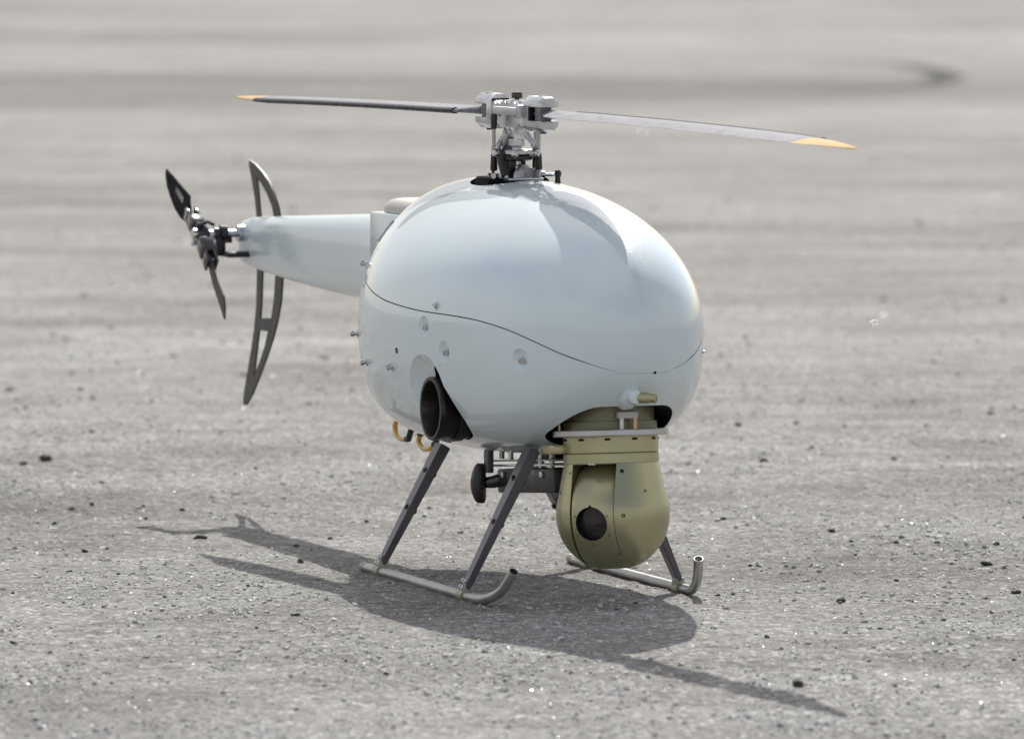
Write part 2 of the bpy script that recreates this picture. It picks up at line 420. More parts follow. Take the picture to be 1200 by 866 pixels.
TL = [(-937, 334), (-930, 330), (-920, 318), (-905, 303), (-876, 283), (-870, 269), (-869, 252), (-885, 267), (-908, 287), (-922, 301), (-937, 320)]
def tblade(poly, d, twist, lab):
    b = MB()
    cx = sum(p[0] for p in poly) / len(poly); cz = sum(p[1] for p in poly) / len(poly)
    b.prism(poly, -1.6, 1.6); b.bevel(.9, 50, 1)
    base = HB + d * 44
    T = Matrix.Translation(base) @ Matrix.Rotation(R(twist), 4, d) @ Matrix.Translation(-Vector((base.x, 0, base.z)))
    b.apply(T)
    return b.build('tail_rotor_blade', M['tblade'] if lab else M['fin'], tr, label=lab), T
ub, TUm = tblade(TU, du, 3, 'black upper tail blade marked with white digits')
tblade(TL, dl, -4, None)
fc = bpy.data.curves.new('digits', 'FONT'); fc.body = '1080'; fc.size = 12.5; fc.align_x = 'CENTER'; fc.align_y = 'CENTER'; fc.extrude = .15; fc.space_character = 1.5
to = bpy.data.objects.new('t', fc); col.objects.link(to)
tm = bpy.data.meshes.new_from_object(to); bpy.data.objects.remove(to)
tm.transform(Matrix.Scale(.001, 4) @ TUm @ Matrix.Translation((-1059, -1.9, 405)) @ Matrix.Rotation(R(24), 4, 'Y') @ Matrix.Rotation(R(90), 4, 'X'))
tm.materials.clear(); tm.materials.append(M['white'])
link('blade_number', tm, ub)

# ------------------------------------------------------------------ landing gear
def skid(y, tipdx, tipy, tipz, bend_x, end_x, r=5.6):
    g = bpy.data.objects.new('skid', None); col.objects.link(g); g.parent = heli
    pts = [(end_x, y, r)]
    for k in range(1, 9): pts.append((end_x + (bend_x - end_x) * k / 8, y, r + .0))
    raw = [(bend_x, y, r), (bend_x + tipdx * .42, y + (tipy - y) * .2, r + 2), (bend_x + tipdx * .78, y + (tipy - y) * .6, r + tipz * .38), (bend_x + tipdx, tipy, r + tipz)]
    pts = pts[:-1] + smooth(raw, 6)
    MB().tube(pts, r, 20, hollow=.72).build('skid_tube', M['satin'], g)
    e0, e1 = Vector(pts[-2]), Vector(pts[-1]); dd = (e1 - e0).normalized()
    MB().cyl(e1 - dd * 4, e1 + dd * .25, r * .80, 18).build('bore_shade', M['inner'], g)  # black disc closes the tube end, painted as its shaded hollow
    for X in (end_x + 3,): MB().tube([(X - 6, y, r), (X + 4, y, r)], r + .5, 20).build('end_plug', M['sleeve'], g)
    return g
def leg(x0, y0, x1, y1, z1, g, wt=24, wb=15):
    a, b_ = Vector((x0, y0, 10)), Vector((x1, y1, z1))
    d = (b_ - a).normalized(); wx = Vector((1, 0, 0)); wx = (wx - d * wx.dot(d)).normalized(); th = d.cross(wx)
    if th.y * y0 < 0: th = -th
    sg = 1
    m = MB(); rings = []
    for t in (0, .03, .5, 1):
        c = a + (b_ - a) * t; w = (wb + (wt - wb) * t) / 2 * (.8 if t == 0 else 1); h = 3.5 + 3 * t
        rings.append(m.ring([c + wx * w + th * h, c - wx * w + th * h, c - wx * w - th * h, c + wx * w - th * h]))
    m.skin(rings); m.bevel(1.0, 40)
    L = m.build('leg', M['legm'], g)
    for t in (.48, .78):
        c = a + (b_ - a) * t + th * (3.5 + 3 * t)
        MB().lathe([(3.4, -.5), (3.4, 2), (1.8, 2.2), (1.4, .6)], n=6, T=frame(c, th)).build('bolt', M['blackg'], L)
        MB().lathe([(3, 0), (3, 3.6)], n=6, T=frame(c - th * 2 * (3.5 + 3 * t), -th)).build('bolt', M['black'], L)
    for s in (-1, 1):
        for u in (4, 12):
            c = a + d * u + wx * s * 3.8 + th * 4
            MB().lathe([(2.3, -.5), (2.3, 2.6), (1.2, 2.7), (1, 1.5)], n=10, T=frame(c, th)).build('screw', M['steel'], L)
    # clamp sleeve round the tube
    m = MB().tube([(x0 - 9, y0, 5.6), (x0 + 9, y0, 5.6)], 7.4, 24)
    m.box((x0, y0 * .985, 13), (15, 11, 10), bev=2); m.build('clamp', M['sleeve'], g)
gR = skid(-146, 110, -132, 39, 238, -124); gL = skid(118, 76, 106, 42, 236, -128)
leg(-70, -146, -72, -66, 152, gR); leg(222, -146, 232, -66, 172, gR)
leg(-72, 118, -74, 40, 152, gL); leg(223, 118, 230, 46, 172, gL)

# ------------------------------------------------------------------ belly gear
bel = bpy.data.objects.new('belly_gear', None); col.objects.link(bel); bel.parent = heli
BT = Matrix.Translation((130, 0, 140)) @ Matrix.Rotation(R(-4.8), 4, 'Y') @ Matrix.Translation((-130, 0, -140))
def bb_(b): b.apply(BT); return b
bb_(MB().box((148, -2, 126), (190, 84, 28), bev=2.5)).build('battery_box', M['black'], bel)
bb_(MB().box((138, -2, 144), (216, 92, 2.4), bev=.6)).build('tray', M['steel'], bel)
bb_(MB().box((138, -2, 149.5), (210, 90, 2.0), bev=.6)).build('tray', M['satin'], bel)
MB().box((150, 0, 170), (90, 60, 34), bev=2).box((40, -10, 166), (40, 50, 24), bev=2).build('servo', M['black'], bel)
for X, Y in ((60, -40), (90, -40), (190, -40), (215, -36)):
    MB().cyl((X, Y, 146), (X, Y, 185), 3.2, 12).build('standoff', M['steel' if X % 20 else 'satin'], bel)
for X in (76, 205): bb_(MB().box((X, -45.5, 133), (8, 4, 7), bev=1)).build('screw', M['alu'], bel)
MB().box((48, -52, 158), (14, 8, 58), bev=1.5).build('strut', M['legm'], bel)
# starter handle
h = MB()
rings = []
for k in range(15):
    t = k / 14; z = 106 + 46 * t; rr_ = 5 + 5.5 * math.sin(math.pi * t) ** .5; bend = 3 * math.sin(math.pi * t)
    rings.append(h.ring([Vector((33 + rr_ * 1.1 * math.cos(a) , -58 - bend + rr_ * .85 * math.sin(a), z)) for a in [2 * math.pi * j / 20 for j in range(20)]]))
h.skin(rings); h.apply(Matrix.Translation((4, 0, -13))); h.build('starter_handle', M['black'], bel)
MB().tube([(36, -56, 116), (48, -46, 118), (60, -30, 124), (72, -20, 128)], [6, 7.5, 9, 10], 16).build('starter_grip', M['blackg'], bel)
# amber hoses
for pts in ([(-236, -58, 175), (-252, -62, 165), (-250, -62, 153), (-236, -61, 147), (-216, -60, 148)], [(-168, -60, 158), (-168, -62, 149), (-152, -62, 142), (-132, -61, 143), (-118, -60, 150)]):
    MB().tube(smooth(pts, 6), 3.2, 12).build('fuel_hose', M['amber'], bel)
    e = Vector(pts[-1]); q = Vector(pts[-2]); d = (e - q).normalized(); MB().tube([e - d * 2, e + d * 5, e + Vector((12, 0, 9)), e + Vector((15, 2, 18))], 3.8, 12).build('hose_connector', M['black'], bel)
MB().tube([(-168, -60, 156), (-166, -60, 170)], 4.2, 12).build('hose_connector', M['black'], bel)

# ------------------------------------------------------------------ camera turret
TX, TY = 311, 0
tur = bpy.data.objects.new('camera_turret', None); col.objects.link(tur); tur.parent = heli
TT = Matrix.Translation((TX, TY, 150)) @ Matrix.Rotation(R(-4.8), 4, 'Y') @ Matrix.Translation((0, 0, -150))
PAN = -45.0
TP = TT @ Matrix.Rotation(R(PAN), 4, 'Z')
SC = Matrix.Scale(.001, 4)
def tb(b, name, m, T=TT, label=None):
    b.apply(T); return b.build(name, m, tur, label=label)
# mounting flange: disc with a flat bevelled front
tb(MB().lathe([(40, 190.5), (64.5, 190.5), (65.5, 191.5), (65.5, 197), (64.5, 198), (40, 198)], n=96), 'mounting_plate', M['plate'])
tb(MB().lathe([(1, 198), (53, 198), (53, 207), (50, 207.5), (50, 240)], n=72), 'bearing_drum', M['olived'])
tb(MB().lathe([(1, 190.4), (54, 190.4), (54, 172.2), (53.2, 171.6), (1, 171.6)], n=96), 'collar', M['olive'])
tb(MB().lathe([(1, 171.4), (53.2, 171.4), (54.2, 170.8), (54.2, 160.3), (1, 160.3)], n=96), 'collar', M['olive'])
cz = 102; RS = 64.6
prof = [(1, 160), (53.6, 160)]
for z, r in ((150, 55.8), (140, 57.9), (130, 60.0), (120, 62.1), (112, 63.8), (109.2, 64.2)): prof.append((r, z))
for k in range(0, 25):
    z = cz + 4 - 66.5 * k / 24
    if z < 41.5: break
    prof.append((math.sqrt(max(RS ** 2 - (z - cz) ** 2, 1)), z))
prof += [(31, 41.5 - 1.2), (1, 41.5 - 1.2)]
yoke = MB().lathe(prof, n=128)
yoke.apply(Matrix.Identity(4)); ym = yoke.mesh('yoke', [M['olive'], M['olived']])
slot = MB().box((40, 0, 94), (150, 54, 131), bev=0).mesh('sl', [M['olive'], M['olived']])
ym = boolean(ym, [slot]); ym.transform(SC @ TP @ Matrix.Scale(1000, 4))
yo = link('yoke', ym, tur, 'olive barrel-shaped camera housing')
# camera ball slice in the slot
b = MB(); pr = []
for k in range(21):
    y = -25.9 + 51.8 * k / 20; pr.append((math.sqrt(RS ** 2 - y * y) - (0.7 if 0 < k < 20 else 1.7), y))
b.lathe(pr, (0, 0, cz), 'Y', 160)
g = b.bm.verts[:] + b.bm.edges[:] + b.bm.faces[:]
r_ = bmesh.ops.bisect_plane(b.bm, geom=g, plane_co=(0, 0, 40.6), plane_no=(0, 0, -1), clear_outer=True)
bmesh.ops.holes_fill(b.bm, edges=[e for e in b.bm.edges if e.is_boundary])
bm_ = b.mesh('ball', [M['olive'], M['inner']])
lz = -11.5
lc = MB().lathe([(19.4, 46), (18.8, 90)], (0, 0, 0), 'X', 64); lc.apply(Matrix.Translation((0, 0, cz)) @ Matrix.Rotation(R(9), 4, 'Y'))
bm_ = boolean(bm_, [lc.mesh('lc', [M['inner'], M['inner']])]); bm_.transform(SC @ TP @ Matrix.Scale(1000, 4))
ball = link('camera_ball', bm_, tur, 'olive slice with a round dark lens window')
TL_ = TP @ Matrix.Translation((0, 0, cz)) @ Matrix.Rotation(R(11.5), 4, 'Y')
def onball(bb, name, m):
    bb.apply(TL_); bb.build(name, m, ball)
onball(MB().lathe([(1, 51), (18.9, 49), (18.9, 50), (1, 50)], axis='X', n=48), 'lens', M['glass'])
for k in range(6):
    a = R(60 * k); y, z = 22.5 * math.sin(a), 22.5 * math.cos(a); x = math.sqrt(RS ** 2 - y * y - z * z) - .6
    bb = MB().lathe([(1.5, -.8), (1.5, .25), (.3, .3)], n=12, T=frame(Vector((x, y, z)), Vector((x, y, z)).normalized())); onball(bb, 'screw', M['inner' if k == 0 else 'olived'])
# screws on the two cheeks
def cheek(u, z, m='inner', r=2.2):
    rr = 54 + (64.5 - 54) * min(1, max(0, (160 - z) / 50)) if z > 104 else math.sqrt(RS ** 2 - (z - cz) ** 2)
    a = R(u); n_ = Vector((math.cos(a), math.sin(a), 0 if z > 104 else (z - cz) / RS)).normalized()
    bb = MB().lathe([(r, -1), (r, .5), (r * .5, .6), (r * .4, -.2)], n=12, T=frame(Vector((rr * math.cos(a), rr * math.sin(a), z)), n_))
    tb(bb, 'screw', M[m], TP)
for u in (36, 34.5): cheek(u, 151 if u == 36 else 101, 'inner')
cheek(31, 57, 'olived'); cheek(-34, 150, 'brass', 1.6); cheek(-37, 101, 'steel', 1.5); cheek(-52, 128, 'olived', 1.6); cheek(62, 128, 'olived', 1.6)
# sockets round the collar, just under the plate
for k in range(-3, 4):
    a = R(PAN + 20 + k * 34); rr = 54
    bb = MB().box((0, 0, 0), (6.5, 2.2, 2.6), bev=.4, T=Matrix.Translation((rr * math.cos(a), rr * math.sin(a), 187)) @ Matrix.Rotation(a + math.pi / 2, 4, 'Z')); tb(bb, 'socket', M['inner'])
tb(MB().box((59, 3, 159.4), (6, 8, 2), bev=.4), 'slot_catch', M['alu'], TP)
# brass posts, bracket and side lug
for a, r in ((-116, 58),):
    x, y = r * math.cos(R(a)), r * math.sin(R(a)); tb(MB().lathe([(4, 198), (4, 204), (2.6, 204.5), (2.6, 222)], (x, y, 0), n=16), 'post', M['brass'])
b_ = MB().box((56, -3, 219), (8, 24, 8), bev=1.5); tb(b_, 'nose_bracket', M['cap'], Matrix.Translation((TX, 0, 0)))
for y, m in ((-10, 'alu'), (6, 'copper')): tb(MB().lathe([(2.6, 196), (2.6, 216)], (57, y, 0), n=14), 'post', M[m], Matrix.Translation((TX, 0, 0)))
tb(MB().box((-24, -52, 177), (40, 34, 11), bev=2), 'side_lug', M['olive'])
tb(MB().box((-70, 0, 182), (60, 50, 20), bev=2), 'mount_arm', M['black'])
tb(MB().tube([(-58, -30, 132), (-50, -44, 126), (-46, -48, 120)], 3, 10), 'cable', M['black'])

# ------------------------------------------------------------------ rotor head
rot = bpy.data.objects.new('rotor_head', None); col.objects.link(rot); rot.parent = heli
RT = Matrix.Rotation(R(4.8), 4, 'Z')
def rb(b, name, m, parent=rot, label=None): b.apply(RT); return b.build(name, M[m], parent, label=label)
rb(MB().cyl((0, 0, 440), (0, 0, 562), 6, 24), 'mast', 'steel')
# cover plate and servo bits in the opening (helicopter axes)
b = MB(); b.prism([(-74, -10), (-60, -30), (-30, -40), (10, -38), (10, 38), (-30, 40), (-60, 30), (-74, 10)], 455, 470, 'XY'); b.bevel(2, 40); b.build('servo_cover', M['inner'], rot)
# swashplate base: cast tray with upturned end
b = MB().box((0, 2, 469), (52, 44, 4), bev=1.2).box((2, 24, 474), (30, 4, 15), bev=1.4).box((-3, -18, 472), (30, 6, 8), bev=1.4); rb(b, 'bearing_tray', 'alu')
b = MB().prism([(-20, 470), (-17, 480), (-8, 487), (6, 487), (15, 479), (20, 470)], -13, -8).prism([(-18, 470), (-14, 481), (-4, 486), (6, 486), (16, 478), (19, 470)], 8, 13); b.bevel(.8, 30); b.box((0, 0, 478), (16, 20, 14), bev=2)
b.apply(Matrix.Rotation(R(-60), 4, 'Z')); rb(b, 'bearing_bracket', 'alu')
rb(MB().box((-4, 14, 476), (14, 12, 12), (0, 0, 20), bev=2), 'bearing_block', 'plate')
# swashplate
b = MB().lathe([(9, 497), (17, 497), (18.5, 498.5), (18.5, 502), (16, 503.5), (9, 503.5)], n=48); sw = rb(b, 'swashplate', 'alu')
b = MB().lathe([(7, 490), (14, 490), (20, 492), (20, 496), (14, 496.6), (7, 496.6)], n=48); rb(b, 'swashplate_ring', 'black')
for a in (-150, -88, -30, 35, 95, 160):
    x, y = math.cos(R(a)), math.sin(R(a))
    rb(MB().tube([(x * 16, y * 16, 499), (x * 21, y * 21, 499), (x * 21.5, y * 21.5, 499), (x * 27, y * 27, 499)], [4.6, 4.6, 3, 3], 14).sphere((x * 28, y * 28, 499), 4.2, 14), 'ball_stud', 'steel', sw)
# link rods
def rod(p, z0, z1, zb, zt, m='satin'):
    x, y = p
    r = rb(MB().cyl((x, y, z0), (x, y, z1), 2.1, 12), 'link_rod', m)
    for a, b2 in ((zb, z0 + 1), (z1 - 1, zt)):
        if b2 > a: rb(MB().tube([(x, y, a), (x, y, a + 2), (x, y, b2 - 3), (x, y, b2)], [3.6, 4.3, 3.6, 3.0] if a == zb else [3, 3.5, 4.1, 3.4], 14), 'rod_end', 'black', r)
rod((-17, -21), 499, 528, 478, 545); rod((-2, 26), 498, 530, 473, 498); rod((17, 21), 499, 528, 480, 545); rod((-27, -2), 499, 532, 482, 499)
# scissor arms
b = MB().box((4, -12, 486), (9, 5, 30), (0, 0, 0), bev=1.5).tube([(0, -18, 502), (4, -22, 492), (12, -20, 473)], [5, 5, 4.5], 12); rb(b, 'scissor_arm', 'black')
b = MB().prism([(-9, 506), (-5, 516), (4, 516), (8, 498), (10, 484), (14, 472), (6, 468), (-2, 480), (-9, 494)], -20, -15); b.bevel(1, 30); b.apply(Matrix.Rotation(R(-55), 4, 'Z') @ Matrix.Translation((0, 4, 0))); rb(b, 'follower_arm', 'black')
b = MB(); b.cyl((3, -26, 473), (10, -34, 473), 3.0, 16); rb(b, 'pivot_bolt', 'steel')
b = MB().box((0, -9, 488), (16, 12, 20), bev=2).box((-6, 8, 488), (12, 10, 22), bev=2); rb(b, 'bearing_carrier', 'black')
# clamp block on the mast under the hub
b = MB().lathe([(8, 506), (10, 508), (10, 516), (8, 517)], n=24); rb(b, 'mast_collar', 'alu')
b = MB().box((0, 0, 525), (22, 19, 15), bev=2.5).prism([(-10, 519), (10, 519), (6, 506), (-4, 508)], -7, 7); b.bevel(.5, 50, 1); cb = rb(b, 'clamp_block', 'alu')
for s in (-5, 5): rb(MB().lathe([(3.4, -3), (3.4, 2.5), (2, 2.8), (1.6, 1)], n=16, T=frame(Vector((s - 2, -10, 524)), Vector((0, -1, 0)))), 'screw', 'steel', cb)
for s in (-1, 1):
    b = MB().tube([(s * 8, s * 9, 522), (s * 15, s * 14, 512), (s * 10, s * 20, 502)], [4.2, 3, 4.0], 12); rb(b, 'driver_arm', 'alu')
b = MB().box((-8, -10, 515), (8, 7, 18), (0, 25, 0), bev=1.2); rb(b, 'driver_link', 'plate')
# hub centre block with two humps
b = MB().prism([(-46, 533), (-46, 560), (-36, 560), (-30, 556), (-24, 556), (-18, 561), (-8, 561), (-3, 557), (3, 557), (8, 561), (18, 561), (24, 556), (30, 556), (36, 560), (46, 560), (46, 533), (30, 533), (22, 529), (-22, 529), (-30, 533)], -11, 11)
b.bevel(1.6, 20); hubb = rb(b, 'hub_block', 'alu')
rb(MB().lathe([(3, 555), (3, 563), (6.4, 563.5), (6.8, 569), (6, 570.5), (1, 570.5)], (2, 0, 0), n=24), 'jesus_nut'.replace('jesus_nut', 'top_bolt'), 'blackg')
rb(MB().lathe([(5, 556), (9, 556.5), (9, 560.8), (5, 561.5)], (13, 0, 0), n=24), 'cap_screw', 'steel')
def octo(w, h, c): return [(-w, -h + c), (-w + c, -h), (w - c, -h), (w, -h + c), (w, h - c), (w - c, h), (-w + c, h), (-w, h - c)]
def grip(s):
    g = bpy.data.objects.new('blade_grip', None); col.objects.link(g); g.parent = rot
    U = lambda u: s * u
    zc = 547
    b = MB()                                   # root block
    a0 = b.ring([Vector((U(44), p[0], zc + p[1])) for p in octo(12.5, 20.5, 7)]); a1 = b.ring([Vector((U(57), p[0], zc + p[1])) for p in octo(12.5, 20.5, 7)])
    b.skin([a0, a1]); b.bevel(.5, 25, 1); rb(b, 'grip_body', 'alu', g)
    for q in (1, -1):                          # upper and lower jaw
        poly = [(-12.5, 8), (-12.5, 14), (-6, 20.5), (6, 20.5), (12.5, 14), (12.5, 8)]
        b = MB(); r0 = b.ring([Vector((U(56), p[0], zc + q * p[1])) for p in poly]); r1 = b.ring([Vector((U(86), p[0] * .98, zc + q * p[1])) for p in poly]); r2 = b.ring([Vector((U(91), p[0] * .92, zc + q * (8 + (p[1] - 8) * .84))) for p in poly])
        b.skin([r0, r1, r2]); b.bevel(.5, 18, 1); rb(b, 'grip_jaw', 'alu', g)
    rb(MB().cyl((U(74), 0, zc + 19), (U(74), 0, zc + 21.8), 5.5, 20), 'grip_bolt', 'steel', g)
    rb(MB().cyl((U(74), 0, zc - 19), (U(74), 0, zc - 23.0), 4.0, 6), 'grip_nut', 'blackg', g)
    rb(MB().box((U(57.8), 0, zc), (3, 20, 15.5), bev=.8), 'grip_slot', 'inner', g)
    # pitch arm reaching back over the hub
    v = -19 * s
    b = MB().box((U(14), v, zc + 2), (66, 7.5, 9.5), bev=1.3).box((U(46), v * .8, zc + 2), (10, 12, 16), bev=2); rb(b, 'pitch_arm', 'plate', g)
    return g
gf, gb = grip(1), grip(-1)
for u in (-43, 43): rb(MB().box((u, 0, 547), (2.2, 21, 30), bev=.4), 'gap_shade', 'inner')  # black slabs added to draw the dark gaps between hub and grips
for u in (-22, 22): rb(MB().lathe([(3.2, -1), (3.2, 1.4), (1.8, 1.6), (1.6, .4)], n=14, T=frame(Vector((u, -11, 545)), Vector((0, -1, 0)))), 'screw', 'blackg', hubb)
# main blades -------------------------------------------------------
def main_blade(s, pitch, droop, lab):
    holder = bpy.data.objects.new('rotor_blade', None); col.objects.link(holder); holder.parent = heli; holder['label'] = lab
    st = [(62, 6.5, 6.2, 0), (74, 6.5, 6.0, 0), (84, 7.5, 5.4, 0), (100, 16, 4.6, 3), (125, 25, 3.8, 1), (160, 27.5, 3.6, 0), (300, 27.5, 3.5, 0), (500, 27.5, 3.4, 0), (690, 27.0, 3.3, 0), (740, 22.5, 3.0, -1.5)]
    st2 = [(740, 22.5, 3.0, -1.5), (780, 17, 2.6, -3), (815, 11, 2.1, -4.5), (842, 6, 1.5, -6), (858, 2.6, .9, -7), (863, 1, .5, -7)]
    def loft(stations, mname, nm):
        b = MB(); rings = []
        q = []
        for a_, b2 in zip(stations[:-1], stations[1:]):
            k = max(1, int((b2[0] - a_[0]) / 30))
            for i in range(k): q.append([a_[j] + (b2[j] - a_[j]) * i / k for j in range(4)])
        q.append(stations[-1])
        for u, hc, ht, off in q:
            t = (u - 60) / 800; dz = -droop * t * t
            ri = []
            for k in range(28):
                a = 2 * math.pi * k / 28; x = math.cos(a)      # x = 1 leading edge
                th = math.sin(a) * ht * (1 if x > 0 else (1 - .72 * abs(x) ** 1.3))
                y = (hc * x + off) * s                         # leading edge towards +v for the front blade
                pr_ = R(pitch) * s * min(1, max(0, (u - 70) / 60))
                yy, zz = y * math.cos(pr_) - th * math.sin(pr_), y * math.sin(pr_) + th * math.cos(pr_)
                ri.append(Vector((s * u, yy, 547 + dz + zz)))
            rings.append(b.ring(ri))
        b.skin(rings); rb(b, nm, mname, holder)
    loft(st, 'blade', 'blade_skin'); loft(st2, 'tip', 'blade_tip')
    loft([(u, 7.0, ht * .98, off + hc - 5.6) for u, hc, ht, off in st if u > 120], 'bedge', 'edge_guard')
    rb(MB().lathe([(9.5, 9), (10, 7), (10, -7), (9.5, -9)], (s * 74, 0, 547), n=8), 'blade_root', 'blade', holder)
    return holder
main_blade(1, 3.2, 11, 'near blade pointing at the camera, orange tip')
main_blade(-1, -4.5, 8, 'far blade pointing back over the tail, orange tip')
# control rods beside the mast
b = MB().cyl((-62, -6, 466), (-62, -6, 505), 2.0, 10); b.build('antenna_rod', M['fin'], rot)
def ball_link(c, d, n):
    c = Vector(c); b = MB().lathe([(3, -3), (4.6, -2.4), (4.6, 2.4), (3, 3)], n=20, T=frame(c, Vector(n))); b.build('ball_link', M['black'], rot)
    MB().sphere(c, 3.4, 14).build('link_ball', M['steel'], rot)
ball_link((-44, -16, 470), 0, (0, -1, .1))
MB().cyl((-44, -16, 470), (-26, -8, 471), 3.4, 14).build('link_shaft', M['steel'], rot)
MB().cyl((12, 22, 474), (16, 46, 474), 2.2, 12).lathe([(3, 0), (4.6, 1), (4.6, 4), (3, 5)], n=16, T=frame(Vector((13, 26, 474)), Vector((.15, 1, 0)))).build('link_shaft', M['steel'], rot)
MB().tube([(16, 46, 479), (16, 46, 475), (16, 46, 470), (16, 46, 458)], [3, 4.6, 3, 4.2], 14).build('ball_link', M['black'], rot)

# ------------------------------------------------------------------ ground
rng = np.random.default_rng(11)
def vnoise(x, y, seed):
    xi = np.floor(x).astype(np.int64); yi = np.floor(y).astype(np.int64); fx = x - xi; fy = y - yi
    fx = fx * fx * (3 - 2 * fx); fy = fy * fy * (3 - 2 * fy)
    def h(a, b):
        v = (a * 374761393 + b * 668265263 + seed * 1442695041) & 0xffffffff
        v = ((v ^ (v >> 13)) * 1274126177) & 0xffffffff
        return ((v ^ (v >> 16)) & 0xffff) / 65535.0
    return (h(xi, yi) * (1 - fx) + h(xi + 1, yi) * fx) * (1 - fy) + (h(xi, yi + 1) * (1 - fx) + h(xi + 1, yi + 1) * fx) * fy
def relief(x, y, cell):
    z = np.zeros_like(x)
    for sc_, amp, sd_ in ((.9, .010, 1), (.31, .0045, 2), (.11, .0022, 3), (.037, .0022, 4), (.016, .0026, 5), (.0085, .0022, 6)):
        k = np.clip(sc_ / (2.2 * np.maximum(cell, 1e-6)) - .4, 0, 1)
        z += (vnoise(x / sc_ + 7.3 * sd_, y / sc_ - 3.1 * sd_, sd_) - .5) * amp * k
    # quiet, level ground where the skids stand
    d = np.sqrt((x / .45) ** 2 + ((y + .05) / .55) ** 2)
    calm = np.clip(d - .55, 0, 1) * .9 + .1
    return z * np.maximum(calm, .45 * (cell < .01)) * (.55 + .9 * vnoise(x / .35 + 3, y / .6, 17))
def grid_axis(lo, hi, step, far, grow):
    a = list(np.arange(lo, hi, step)); s = step; v = a[-1]
    while v < far: s *= grow; v += s; a.append(v)
    s = step; v = a[0]; pre = []
    while v > -far: s *= grow; v -= s; pre.append(v)
    return np.array(pre[::-1] + a)
gx = grid_axis(-.72, .72, .003, 4000, 1.13)
gy = grid_axis(-1.75, 2.1, .0042, 4000, 1.028)
gy = gy[gy > -60]
Xg, Yg = np.meshgrid(gx, gy)
cx_ = np.gradient(gx)[None, :]; cy_ = np.gradient(gy)[:, None]
cell = np.maximum(np.broadcast_to(cx_, Xg.shape), np.broadcast_to(cy_, Xg.shape))
Zg = relief(Xg, Yg, cell)
nxg, nyg = len(gx), len(gy)
co = np.stack([Xg, Yg, Zg], -1).reshape(-1, 3).astype(np.float32)
ii = (np.arange(nyg - 1)[:, None] * nxg + np.arange(nxg - 1)[None, :]).ravel()
quads = np.stack([ii, ii + 1, ii + nxg + 1, ii + nxg], 1).astype(np.int32)
def np_mesh(name, co, faces, mats, smooth_=True, attr=None):
    me = bpy.data.meshes.new(name); k = faces.shape[1]
    me.vertices.add(len(co)); me.vertices.foreach_set('co', co.astype(np.float32).ravel())
    me.loops.add(faces.size); me.loops.foreach_set('vertex_index', faces.astype(np.int32).ravel())
    me.polygons.add(len(faces)); me.polygons.foreach_set('loop_start', np.arange(0, faces.size, k, dtype=np.int32)); me.polygons.foreach_set('loop_total', np.full(len(faces), k, dtype=np.int32))
    me.polygons.foreach_set('use_smooth', np.full(len(faces), smooth_))
    me.update(calc_edges=True)
    if attr is not None:
        at = me.attributes.new('tone', 'FLOAT', 'POINT'); at.data.foreach_set('value', attr.astype(np.float32))
    for m in mats: me.materials.append(m)
    me.validate(); return me

gm = bpy.data.materials.new('gritty_ground'); gm.use_nodes = True
n, l = gm.node_tree.nodes, gm.node_tree.links; pb = n['Principled BSDF']
t = n.new('ShaderNodeTexCoord')
def noi(scale, detail=4, rough=.55, stretch=None, dist=0):
    z = n.new('ShaderNodeTexNoise'); z.inputs['Scale'].default_value = scale; z.inputs['Detail'].default_value = detail; z.inputs['Roughness'].default_value = rough; z.inputs['Distortion'].default_value = dist
    if stretch:
        m_ = n.new('ShaderNodeMapping'); m_.inputs['Scale'].default_value = stretch; l.new(t.outputs['Object'], m_.inputs[0]); l.new(m_.outputs[0], z.inputs['Vector'])
    else: l.new(t.outputs['Object'], z.inputs['Vector'])
    return z.outputs['Fac']
def ramp(src, stops):
    r = n.new('ShaderNodeValToRGB'); e = r.color_ramp.elements
    while len(e) < len(stops): e.new(.5)
    for q, (p_, c_) in zip(e, stops): q.position = p_; q.color = (c_, c_, c_, 1) if not isinstance(c_, tuple) else (*c_, 1)
    l.new(src, r.inputs[0]); return r.outputs[0]
def mul(a, b2, fac=1.0, mode='MULTIPLY'):
    m_ = n.new('ShaderNodeMixRGB'); m_.blend_type = mode; m_.inputs[0].default_value = fac; l.new(a, m_.inputs[1])
    l.new(b2, m_.inputs[2]); return m_.outputs[0]
base = ramp(noi(240, 3, .7), [(.27, (.180, .175, .165)), (.5, (.282, .275, .262)), (.73, (.39, .38, .364))])
c_ = mul(base, ramp(noi(1, 5, .62, (.12, .30, 1), .8), [(.36, (.62, .61, .60)), (.47, (.92, .915, .91)), (.66, (1.15, 1.15, 1.15))]))
c_ = mul(c_, ramp(noi(1, 6, .65, (.9, 1.7, 1), .6), [(.34, (.72, .705, .69)), (.5, 1.0), (.7, 1.08)]))
c_ = mul(c_, ramp(noi(7, 5, .65), [(.3, (.84, .82, .80)), (.5, 1.0), (.7, 1.05)]))
c_ = mul(c_, ramp(noi(45, 4, .65), [(.32, .72), (.5, 1.0), (.75, 1.12)]))
vo = n.new('ShaderNodeTexVoronoi'); vo.inputs['Scale'].default_value = 170; l.new(t.outputs['Object'], vo.inputs['Vector'])
sp = n.new('ShaderNodeSeparateColor'); l.new(vo.outputs['Color'], sp.inputs[0])
c_ = mul(c_, ramp(sp.outputs[0], [(0, .55), (.025, .7), (.06, .97), (.70, 1.0), (.86, 1.35), (1, 2.0)]))
# dust-covered and gritty patches
c_ = mul(c_, ramp(noi(1, 6, .7, (2.2, 4.5, 1), .5), [(.36, (.80, .785, .77)), (.5, (1, 1, 1)), (.62, (1.10, 1.10, 1.10))]))
